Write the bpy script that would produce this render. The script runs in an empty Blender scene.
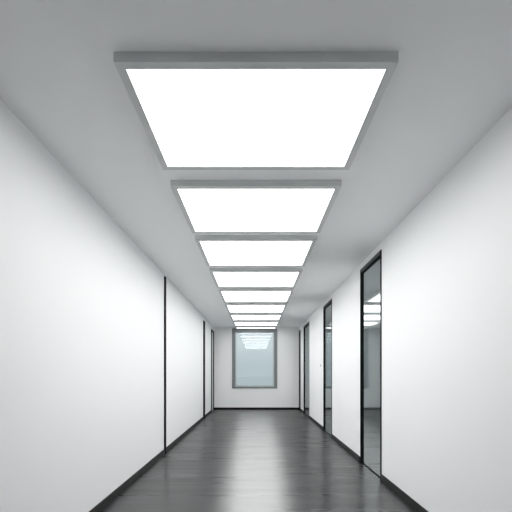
import bpy, bmesh, math
from mathutils import Vector

scene = bpy.context.scene
COL = scene.collection

# ------------------------------------------------------------------ camera
EYE = 1.27          # eye height
FPX = 420.0         # focal length in pixels of a 512 px frame
cam_data = bpy.data.cameras.new('camera')
cam_data.sensor_fit = 'HORIZONTAL'
cam_data.sensor_width = 36.0
cam_data.lens = 36.0 * FPX / 512.0
cam_data.shift_y = 116.5 / 512.0
cam_data.clip_start = 0.05
cam_data.clip_end = 500
cam = bpy.data.objects.new('camera', cam_data)
cam.location = (0, 0, EYE)
cam.rotation_euler = (math.pi / 2, 0, 0)
COL.objects.link(cam)
scene.camera = cam

# ------------------------------------------------------------------ world / exposure
world = bpy.data.worlds.new('hazy_daylight')
scene.world = world
world.use_nodes = True
wn, wl = world.node_tree.nodes, world.node_tree.links
wn.clear()
w_out = wn.new('ShaderNodeOutputWorld')
w_bg = wn.new('ShaderNodeBackground')
w_tc = wn.new('ShaderNodeTexCoord')
w_sep = wn.new('ShaderNodeSeparateXYZ')
w_map = wn.new('ShaderNodeMapRange')
w_ramp = wn.new('ShaderNodeValToRGB')
wl.new(w_tc.outputs['Generated'], w_sep.inputs[0])
wl.new(w_sep.outputs['Z'], w_map.inputs['Value'])
w_map.inputs['From Min'].default_value = -0.2
w_map.inputs['From Max'].default_value = 0.6
wl.new(w_map.outputs['Result'], w_ramp.inputs['Fac'])
w_ramp.color_ramp.elements[0].position = 0.27
w_ramp.color_ramp.elements[0].color = (0.50, 0.565, 0.58, 1)
w_ramp.color_ramp.elements[1].position = 0.33
w_ramp.color_ramp.elements[1].color = (0.62, 0.675, 0.69, 1)
wl.new(w_ramp.outputs['Color'], w_bg.inputs['Color'])
w_bg.inputs['Strength'].default_value = 1.12
wl.new(w_bg.outputs[0], w_out.inputs[0])

PANEL_STRENGTH = 5.6
scene.cycles.max_bounces = 16
scene.cycles.diffuse_bounces = 12
vs = scene.view_settings
vs.view_transform = 'Standard'
vs.look = 'None'
vs.gamma = 1.0
vs.use_curve_mapping = False
vs.exposure = 0.04

# ------------------------------------------------------------------ materials
def new_mat(name):
    m = bpy.data.materials.new(name)
    m.use_nodes = True
    nt = m.node_tree
    return m, nt, nt.nodes['Principled BSDF']

def plain(name, col, rough=0.5, spec=0.5, metal=0.0, grain=0.0, scale=60.0):
    m, nt, b = new_mat(name)
    b.inputs['Base Color'].default_value = (*col, 1)
    b.inputs['Roughness'].default_value = rough
    b.inputs['Specular IOR Level'].default_value = spec
    b.inputs['Metallic'].default_value = metal
    if grain > 0:
        tc = nt.nodes.new('ShaderNodeTexCoord')
        n = nt.nodes.new('ShaderNodeTexNoise')
        n.inputs['Scale'].default_value = scale
        n.inputs['Detail'].default_value = 4
        bp = nt.nodes.new('ShaderNodeBump')
        bp.inputs['Strength'].default_value = grain
        bp.inputs['Distance'].default_value = 0.002
        nt.links.new(tc.outputs['Object'], n.inputs['Vector'])
        nt.links.new(n.outputs['Fac'], bp.inputs['Height'])
        nt.links.new(bp.outputs[0], b.inputs['Normal'])
    return m

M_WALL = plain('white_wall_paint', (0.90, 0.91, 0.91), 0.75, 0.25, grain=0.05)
M_ENDWALL = plain('light_lifted_wall_paint', (0.96, 0.965, 0.965), 0.75, 0.25, grain=0.05)  # same white wall paint, with extra light for the dim end wall in its colour
M_CEIL = plain('pale_ceiling_paint', (0.945, 0.955, 0.96), 0.85, 0.2, grain=0.05)
M_BASE = plain('black_skirting_paint', (0.006, 0.007, 0.007), 0.5, 0.2)
M_BLACK = plain('black_powder_coat', (0.004, 0.005, 0.005), 0.65, 0.06)
M_DGREY = plain('dark_grey_aluminium', (0.035, 0.04, 0.038), 0.5, 0.25)
M_LIGHTFRAME = plain('light_grey_lamp_trim', (0.68, 0.70, 0.70), 0.6, 0.3)
M_WINFRAME = plain('mid_grey_window_trim', (0.22, 0.24, 0.245), 0.45, 0.4)
M_SASH = plain('pale_window_bead', (0.55, 0.60, 0.61), 0.4, 0.4)
M_DOORPALE = plain('pale_grey_door_lacquer', (0.60, 0.61, 0.61), 0.45, 0.4)
M_STEEL = plain('satin_grey_steel', (0.35, 0.36, 0.36), 0.35, 0.5, 0.6)
M_OUT = plain('exterior_paving', (0.72, 0.76, 0.775), 0.9, 0.1)

# luminous diffuser
M_PANEL = bpy.data.materials.new('luminous_diffuser')
M_PANEL.use_nodes = True
nt = M_PANEL.node_tree
nt.nodes.clear()
o_ = nt.nodes.new('ShaderNodeOutputMaterial')
e_ = nt.nodes.new('ShaderNodeEmission')
e_.inputs['Color'].default_value = (1.0, 1.0, 1.0, 1)
e_.inputs['Strength'].default_value = PANEL_STRENGTH
nt.links.new(e_.outputs[0], o_.inputs[0])

# floor: dark grey satin planks laid across the corridor
M_FLOOR, nt, b = new_mat('dark_grey_plank_floor')
tc = nt.nodes.new('ShaderNodeTexCoord')
brick = nt.nodes.new('ShaderNodeTexBrick')
brick.offset = 0.37
brick.inputs['Color1'].default_value = (0.006, 0.0065, 0.007, 1)
brick.inputs['Color2'].default_value = (0.026, 0.028, 0.029, 1)
brick.inputs['Mortar'].default_value = (0.003, 0.003, 0.003, 1)
brick.inputs['Scale'].default_value = 1.0
brick.inputs['Mortar Size'].default_value = 0.0015
brick.inputs['Mortar Smooth'].default_value = 0.3
brick.inputs['Bias'].default_value = 0.0
brick.inputs['Brick Width'].default_value = 1.6
brick.inputs['Row Height'].default_value = 0.14
nt.links.new(tc.outputs['Object'], brick.inputs['Vector'])
mp = nt.nodes.new('ShaderNodeMapping')
mp.inputs['Scale'].default_value = (0.5, 7.0, 1.0)
nt.links.new(tc.outputs['Object'], mp.inputs['Vector'])
grain = nt.nodes.new('ShaderNodeTexNoise')
grain.inputs['Scale'].default_value = 1.0
grain.inputs['Detail'].default_value = 5
nt.links.new(mp.outputs[0], grain.inputs['Vector'])
gr = nt.nodes.new('ShaderNodeMapRange')
gr.inputs['To Min'].default_value = 0.55
gr.inputs['To Max'].default_value = 1.5
nt.links.new(grain.outputs['Fac'], gr.inputs['Value'])
mix = nt.nodes.new('ShaderNodeMix')
mix.data_type = 'RGBA'
mix.blend_type = 'MULTIPLY'
mix.inputs['Factor'].default_value = 1.0
nt.links.new(brick.outputs['Color'], mix.inputs['A'])
nt.links.new(gr.outputs['Result'], mix.inputs['B'])
nt.links.new(mix.outputs['Result'], b.inputs['Base Color'])
# roughness varies along the grain so the reflections break into bands
rr = nt.nodes.new('ShaderNodeMapRange')
rr.inputs['From Min'].default_value = 0.3
rr.inputs['From Max'].default_value = 0.7
rr.inputs['To Min'].default_value = 0.24
rr.inputs['To Max'].default_value = 0.38
nt.links.new(grain.outputs['Fac'], rr.inputs['Value'])
nt.links.new(rr.outputs['Result'], b.inputs['Roughness'])
b.inputs['Specular IOR Level'].default_value = 0.85
# fine grain runs across the corridor, so reflections smear along its length
b.inputs['Anisotropic'].default_value = 0.95
b.inputs['IOR'].default_value = 1.88
tan = nt.nodes.new('ShaderNodeCombineXYZ')
tan.inputs['Y'].default_value = 1.0
nt.links.new(tan.outputs[0], b.inputs['Tangent'])
bmp = nt.nodes.new('ShaderNodeBump')
bmp.inputs['Strength'].default_value = 0.02
bmp.inputs['Distance'].default_value = 0.001
nt.links.new(grain.outputs['Fac'], bmp.inputs['Height'])
nt.links.new(bmp.outputs[0], b.inputs['Normal'])

def glass_mat(name, refl_col, body, refl, rough, see_through):
    """reflective pane: glossy coat over tinted body; see_through = clear tinted glass behind the coat"""
    m = bpy.data.materials.new(name)
    m.use_nodes = True
    nt = m.node_tree
    nt.nodes.clear()
    out = nt.nodes.new('ShaderNodeOutputMaterial')
    gl = nt.nodes.new('ShaderNodeBsdfGlossy')
    gl.inputs['Color'].default_value = (*refl_col, 1)
    gl.inputs['Roughness'].default_value = rough
    if see_through:
        bd = nt.nodes.new('ShaderNodeBsdfTransparent')
    else:
        bd = nt.nodes.new('ShaderNodeBsdfDiffuse')
    bd.inputs['Color'].default_value = (*body, 1)
    mx = nt.nodes.new('ShaderNodeMixShader')
    mx.inputs[0].default_value = refl
    nt.links.new(bd.outputs[0], mx.inputs[1])
    nt.links.new(gl.outputs[0], mx.inputs[2])
    nt.links.new(mx.outputs[0], out.inputs[0])
    return m

M_WINGLASS = glass_mat('bluish_window_glass', (0.94, 0.97, 0.98), (0.92, 0.95, 0.96), 0.042, 0.01, True)
M_DOORGLASS = glass_mat('grey_tinted_door_glass', (0.80, 0.86, 0.86), (0.06, 0.067, 0.067), 0.54, 0.07, False)

# ------------------------------------------------------------------ geometry helpers
class MB:
    def __init__(self):
        self.bm = bmesh.new()
    def box(self, x0, x1, y0, y1, z0, z1, bevel=0.0):
        t = bmesh.new()
        bmesh.ops.create_cube(t, size=1.0)
        for v in t.verts:
            v.co = Vector(((x0 + x1) / 2 + v.co.x * (x1 - x0),
                           (y0 + y1) / 2 + v.co.y * (y1 - y0),
                           (z0 + z1) / 2 + v.co.z * (z1 - z0)))
        if bevel:
            bmesh.ops.bevel(t, geom=list(t.edges), offset=bevel, segments=2, affect='EDGES', profile=0.5)
        me = bpy.data.meshes.new('tmp')
        t.to_mesh(me)
        self.bm.from_mesh(me)
        bpy.data.meshes.remove(me)
        t.free()
        return self
    def rect_ring(self, outer, inner, axis, a0, a1):
        """mitred rectangular ring in the plane across `axis`, from a0 to a1.
        outer/inner = (u0,u1,v0,v1); axis 'z': (u,v)=(x,y); 'y': (x,z); 'x': (y,z)"""
        bm = self.bm
        def P(u, v, a):
            return {'z': (u, v, a), 'y': (u, a, v), 'x': (a, u, v)}[axis]
        def ring(r, a):
            u0, u1, v0, v1 = r
            return [bm.verts.new(P(u, v, a)) for u, v in ((u0, v0), (u1, v0), (u1, v1), (u0, v1))]
        o0, o1, i0, i1 = ring(outer, a0), ring(outer, a1), ring(inner, a0), ring(inner, a1)
        for k in range(4):
            n = (k + 1) % 4
            bm.faces.new((o0[k], o0[n], o1[n], o1[k]))
            bm.faces.new((i0[k], i1[k], i1[n], i0[n]))
            bm.faces.new((o0[k], i0[k], i0[n], o0[n]))
            bm.faces.new((o1[k], o1[n], i1[n], i1[k]))
        return self
    def build(self, name, mat, parent=None, loc=(0, 0, 0)):
        bmesh.ops.recalc_face_normals(self.bm, faces=list(self.bm.faces))
        me = bpy.data.meshes.new(name)
        self.bm.to_mesh(me)
        self.bm.free()
        me.materials.append(mat)
        o = bpy.data.objects.new(name, me)
        o.location = loc
        COL.objects.link(o)
        if parent:
            o.parent = parent
        return o

def tag(o, label=None, cat=None, group=None, kind=None):
    if label: o['label'] = label
    if cat: o['category'] = cat
    if group: o['group'] = group
    if kind: o['kind'] = kind
    return o

def empty(name, loc):
    o = bpy.data.objects.new(name, None)
    o.empty_display_size = 0.2
    o.location = loc
    COL.objects.link(o)
    return o

# ------------------------------------------------------------------ dimensions
H = 2.80
XL, XR = -1.43, 1.475
YE = 0.034 * FPX          # far wall
YB = -3.0                 # wall behind the viewer
T = 0.20

def dy(d):                # depth ratio -> metres
    return d * FPX

# ------------------------------------------------------------------ shell
tag(MB().box(XL - T, XR + T, YB - T, YE + T, -0.12, 0.0).build('floor', M_FLOOR),
    'dark grey satin plank floor of the corridor', kind='structure')
tag(MB().box(XL - T, XR + T, YB - T, YE + T, H, H + 0.15).build('ceiling', M_CEIL),
    'pale grey flat ceiling of the corridor', kind='structure')
tag(MB().box(XL - T, XR + T, YB - T, YB, 0, H).build('wall_back', M_WALL),
    'plain white wall closing the corridor behind the viewer', kind='structure')

# doorways: (y_near, y_far, head height)
RIGHT = [(dy(.01173), dy(.01412), 2.72), (dy(.01940), dy(.02185), 2.71), (dy(.0276), dy(.0309), 2.69)]
LEFT = [(dy(.0318), dy(.03392), 2.66)]
DEPTH = 0.12

def side_wall(name, x_in, x_out, doors, label):
    mb = MB()
    y = YB
    s = 1 if x_out > x_in else -1
    for (a, c, h) in doors:
        mb.box(min(x_in, x_out), max(x_in, x_out), y, a, 0, H)
        mb.box(min(x_in, x_out), max(x_in, x_out), a, c, h, H)
        xr = x_in + s * DEPTH
        mb.box(min(xr, x_out), max(xr, x_out), a, c, 0, h)
        y = c
    mb.box(min(x_in, x_out), max(x_in, x_out), y, YE, 0, H)
    return tag(mb.build(name, M_WALL), label, kind='structure')

side_wall('wall_right', XR, XR + T, RIGHT, 'white right-hand corridor wall with the glazed doors')
side_wall('wall_left', XL, XL - T, LEFT, 'white left-hand corridor wall')

# far wall with the window opening
WX0, WX1, WZ0, WZ1 = -0.816, 0.724, 0.726, 2.765
mb = MB()
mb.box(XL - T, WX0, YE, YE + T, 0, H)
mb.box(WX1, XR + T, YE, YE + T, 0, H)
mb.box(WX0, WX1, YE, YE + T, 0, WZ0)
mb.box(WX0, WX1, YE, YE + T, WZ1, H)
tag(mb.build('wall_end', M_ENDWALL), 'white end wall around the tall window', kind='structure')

# exterior ground seen through the window
tag(MB().box(-60, 60, YE + T + 0.05, YE + 160, -0.6, -0.5).build('ground', M_OUT),
    'pale hazy ground outside the end window', kind='structure')

# ------------------------------------------------------------------ baseboards
BH, BT = 0.082, 0.014
def side_base(name, x, s, doors, label):
    mb = MB()
    y = YB + BT
    for (a, c, h) in doors:
        mb.box(min(x, x - s * BT), max(x, x - s * BT), y, a, 0, BH, 0.003)
        y = c
    if YE - BT - y > 0.05:
        mb.box(min(x, x - s * BT), max(x, x - s * BT), y, YE - BT, 0, BH, 0.003)
    tag(mb.build(name, M_BASE), label, kind='structure')
side_base('baseboard_right', XR, 1, RIGHT, 'low black skirting along the right wall')
side_base('baseboard_left', XL, -1, [(a, c, h) for a, c, h in LEFT], 'low black skirting along the left wall')
tag(MB().box(XL, XR, YE - BT, YE, 0, BH, 0.003).build('baseboard_end', M_BASE),
    'low black skirting under the end window', kind='structure')
tag(MB().box(XL, XR, YB, YB + BT, 0, BH, 0.003).build('baseboard_back', M_BASE),
    'low black skirting behind the viewer', kind='structure')

# ------------------------------------------------------------------ vertical black trims
def trim(name, x, s, y0, y1, z1, prot, label, mat=M_BLACK):
    mb = MB().box(min(x, x - s * prot), max(x, x - s * prot), y0, y1, 0, z1, 0.004)
    return tag(mb.build(name, mat), label, kind='structure')
trim('trim_1', XL, -1, dy(.01553), dy(.01570), 2.765, 0.022, 'long thin black vertical strip on the left wall, nearest one')
trim('trim_2', XL, -1, dy(.02705), dy(.02770), 2.68, 0.022, 'thin dark vertical strip on the left wall near the far end')
trim('trim_3', XR, 1, dy(.03310), dy(.03392), 2.68, 0.020, 'thin dark vertical strip in the far right corner')

# ------------------------------------------------------------------ doors
def glazed_door(name, x, s, y0, y1, h, label, near_mat=M_BLACK, face=0.048):
    """full-height glass door set back in the wall; s = +1 for the right wall"""
    root = empty(name, (x, (y0 + y1) / 2, 0))
    tag(root, label, kind='structure')
    w = (y1 - y0) / 2
    xg = s * 0.012                      # pane plane
    def bx(mb, xa, xb, *r, bevel=0.003):
        return mb.box(min(xa, xb), max(xa, xb), *r, bevel)
    g = 0.0015
    xa, xb = -s * 0.006, s * 0.10
    # outer frame: far jamb, near jamb, head
    bx(MB(), xa, xb, w - 0.050, w - g, 0.0, h - g).build('jamb', M_BLACK, root)
    bx(MB(), xa, xb, -w + g, -w + 0.045, 0.0, h - g).build('jamb', near_mat, root)
    bx(MB(), xa, xb, -w + 0.045, w - 0.050, h - face, h - g).build('head', M_DGREY, root)
    # leaf: thin black stiles and rail, pane in between
    la, lb = xg - s * 0.008, xg + s * 0.034
    leaf = bx(MB(), la, lb, -w + 0.047, -w + 0.065, 0.006, h - face - 0.003)
    bx(leaf, la, lb, w - 0.070, w - 0.052, 0.006, h - face - 0.003)
    bx(leaf, la, lb, -w + 0.065, w - 0.070, h - face - 0.026, h - face - 0.003)
    bx(leaf, xg + s * 0.002, lb, -w + 0.065, w - 0.070, 0.006, 0.020)
    leaf.build('leaf_frame', M_BLACK, root)
    bx(MB(), xg + s * 0.004, xg + s * 0.014, -w + 0.063, w - 0.068, 0.018, h - face - 0.024, bevel=0.0).build('glass_pane', M_DOORGLASS, root)
    return root

glazed_door('door_1', XR, 1, *RIGHT[0], 'tall grey glass door in black frame, nearest on the right wall')
glazed_door('door_2', XR, 1, *RIGHT[1], 'tall grey glass door in black frame, second along the right wall')
glazed_door('door_3', XR, 1, *RIGHT[2], 'tall grey glass door, farthest along the right wall beside the end corner', M_STEEL)

# far left door: pale leaf between two thin dark jambs
def pale_door(name, x, s, y0, y1, h, label):
    root = empty(name, (x, (y0 + y1) / 2, 0))
    tag(root, label, kind='structure')
    w = (y1 - y0) / 2
    g = 0.0015
    xa, xb = -s * 0.012, s * 0.09
    def bx(xa, xb, *r):
        return MB().box(min(xa, xb), max(xa, xb), *r, 0.003)
    bx(xa, xb, w - 0.11, w - g, 0, h - g).build('jamb', M_BLACK, root)
    bx(xa, xb, -w + g, -w + 0.18, 0, h - g).build('jamb', M_BLACK, root)
    bx(xa, xb, -w + 0.18, w - 0.11, h - 0.06, h - g).build('head', M_DGREY, root)
    bx(s * 0.01, s * 0.055, -w + 0.183, w - 0.113, 0.008, h - 0.063).build('door_leaf', M_DOORPALE, root)
    return root
pale_door('door_4', XL, -1, *LEFT[0], 'pale door between thin dark jambs at the far end of the left wall')

# ------------------------------------------------------------------ end window
win = empty('window_1', ((WX0 + WX1) / 2, YE, 0))
tag(win, 'tall grey framed window in the end wall reflecting the ceiling lights', kind='structure')
cx = (WX0 + WX1) / 2
hx = (WX1 - WX0) / 2
g = 0.002
MB().rect_ring((-hx + g, hx - g, WZ0 + g, WZ1 - g), (-hx + 0.105, hx - 0.105, WZ0 + 0.06, WZ1 - 0.12), 'y', -0.018, 0.14)\
    .build('window_frame', M_WINFRAME, win)
MB().rect_ring((-hx + 0.107, hx - 0.107, WZ0 + 0.062, WZ1 - 0.122), (-hx + 0.15, hx - 0.15, WZ0 + 0.105, WZ1 - 0.150), 'y', 0.03, 0.09)\
    .build('sash', M_SASH, win)
MB().box(-hx + 0.146, hx - 0.146, 0.055, 0.063, WZ0 + 0.101, WZ1 - 0.146).build('glass_pane', M_WINGLASS, win)

# ------------------------------------------------------------------ ceiling lights
DROP, LIP = 0.05, 0.046
FW = 1.359
PANELS = [(.004876, .00720), (.00805, .01053), (.01124, .01383), (.01471, .01731), (.01814, .02102),
          (.02190, .02467), (.02569, .02830), (.02925, .03170), (.03265, .03382)]
NAMES = ['largest luminous ceiling panel in view, nearest the viewer',
         'luminous ceiling panel second from the viewer, behind the largest one',
         'luminous ceiling panel third from the viewer, level with the nearest glass door',
         'luminous ceiling panel fourth from the viewer, just beyond the nearest glass door',
         'luminous ceiling panel fifth from the viewer in the middle of the row',
         'luminous ceiling panel sixth from the viewer, fourth from the window',
         'luminous ceiling panel seventh from the viewer, third from the window',
         'luminous ceiling panel eighth from the viewer, next to last before the window',
         'short luminous ceiling panel touching the end wall above the window']
for (d0, d1), lab in zip(PANELS, NAMES):
    y0, y1 = dy(d0) - LIP, min(dy(d1) + LIP, YE - 0.022)
    lip_y = LIP + 0.45 * dy(d0) * d0 / 1.48      # luminous face sits a little inside the trim
    yc = (y0 + y1) / 2
    hl = (y1 - y0) / 2
    root = empty('ceiling_light', (0, yc, H))
    tag(root, lab, 'ceiling light', 'luminous ceiling panels in a row down the corridor')
    MB().rect_ring((-FW / 2, FW / 2, -hl, hl), (-FW / 2 + LIP, FW / 2 - LIP, -hl + lip_y, hl - lip_y), 'z', -DROP, -0.0005)\
        .build('frame', M_LIGHTFRAME, root)
    MB().box(-FW / 2 + LIP + .0005, FW / 2 - LIP - .0005, -hl + lip_y + .0005, hl - lip_y - .0005, -DROP + 0.002, -0.012)\
        .build('diffuser', M_PANEL, root)

# ------------------------------------------------------------------ small dark button on the right wall
bm = bmesh.new()
bmesh.ops.create_cone(bm, cap_ends=True, segments=24, radius1=0.022, radius2=0.018, depth=0.014)
bmesh.ops.rotate(bm, verts=bm.verts, cent=(0, 0, 0), matrix=__import__('mathutils').Matrix.Rotation(-math.pi / 2, 3, 'Y'))
mb = MB(); mb.bm.free(); mb.bm = bm
tag(mb.build('wall_button', M_STEEL, None, (XR - 0.0075, dy(.0228), 1.43)),
    'tiny round grey button on the right wall beyond the second glass door', 'button')
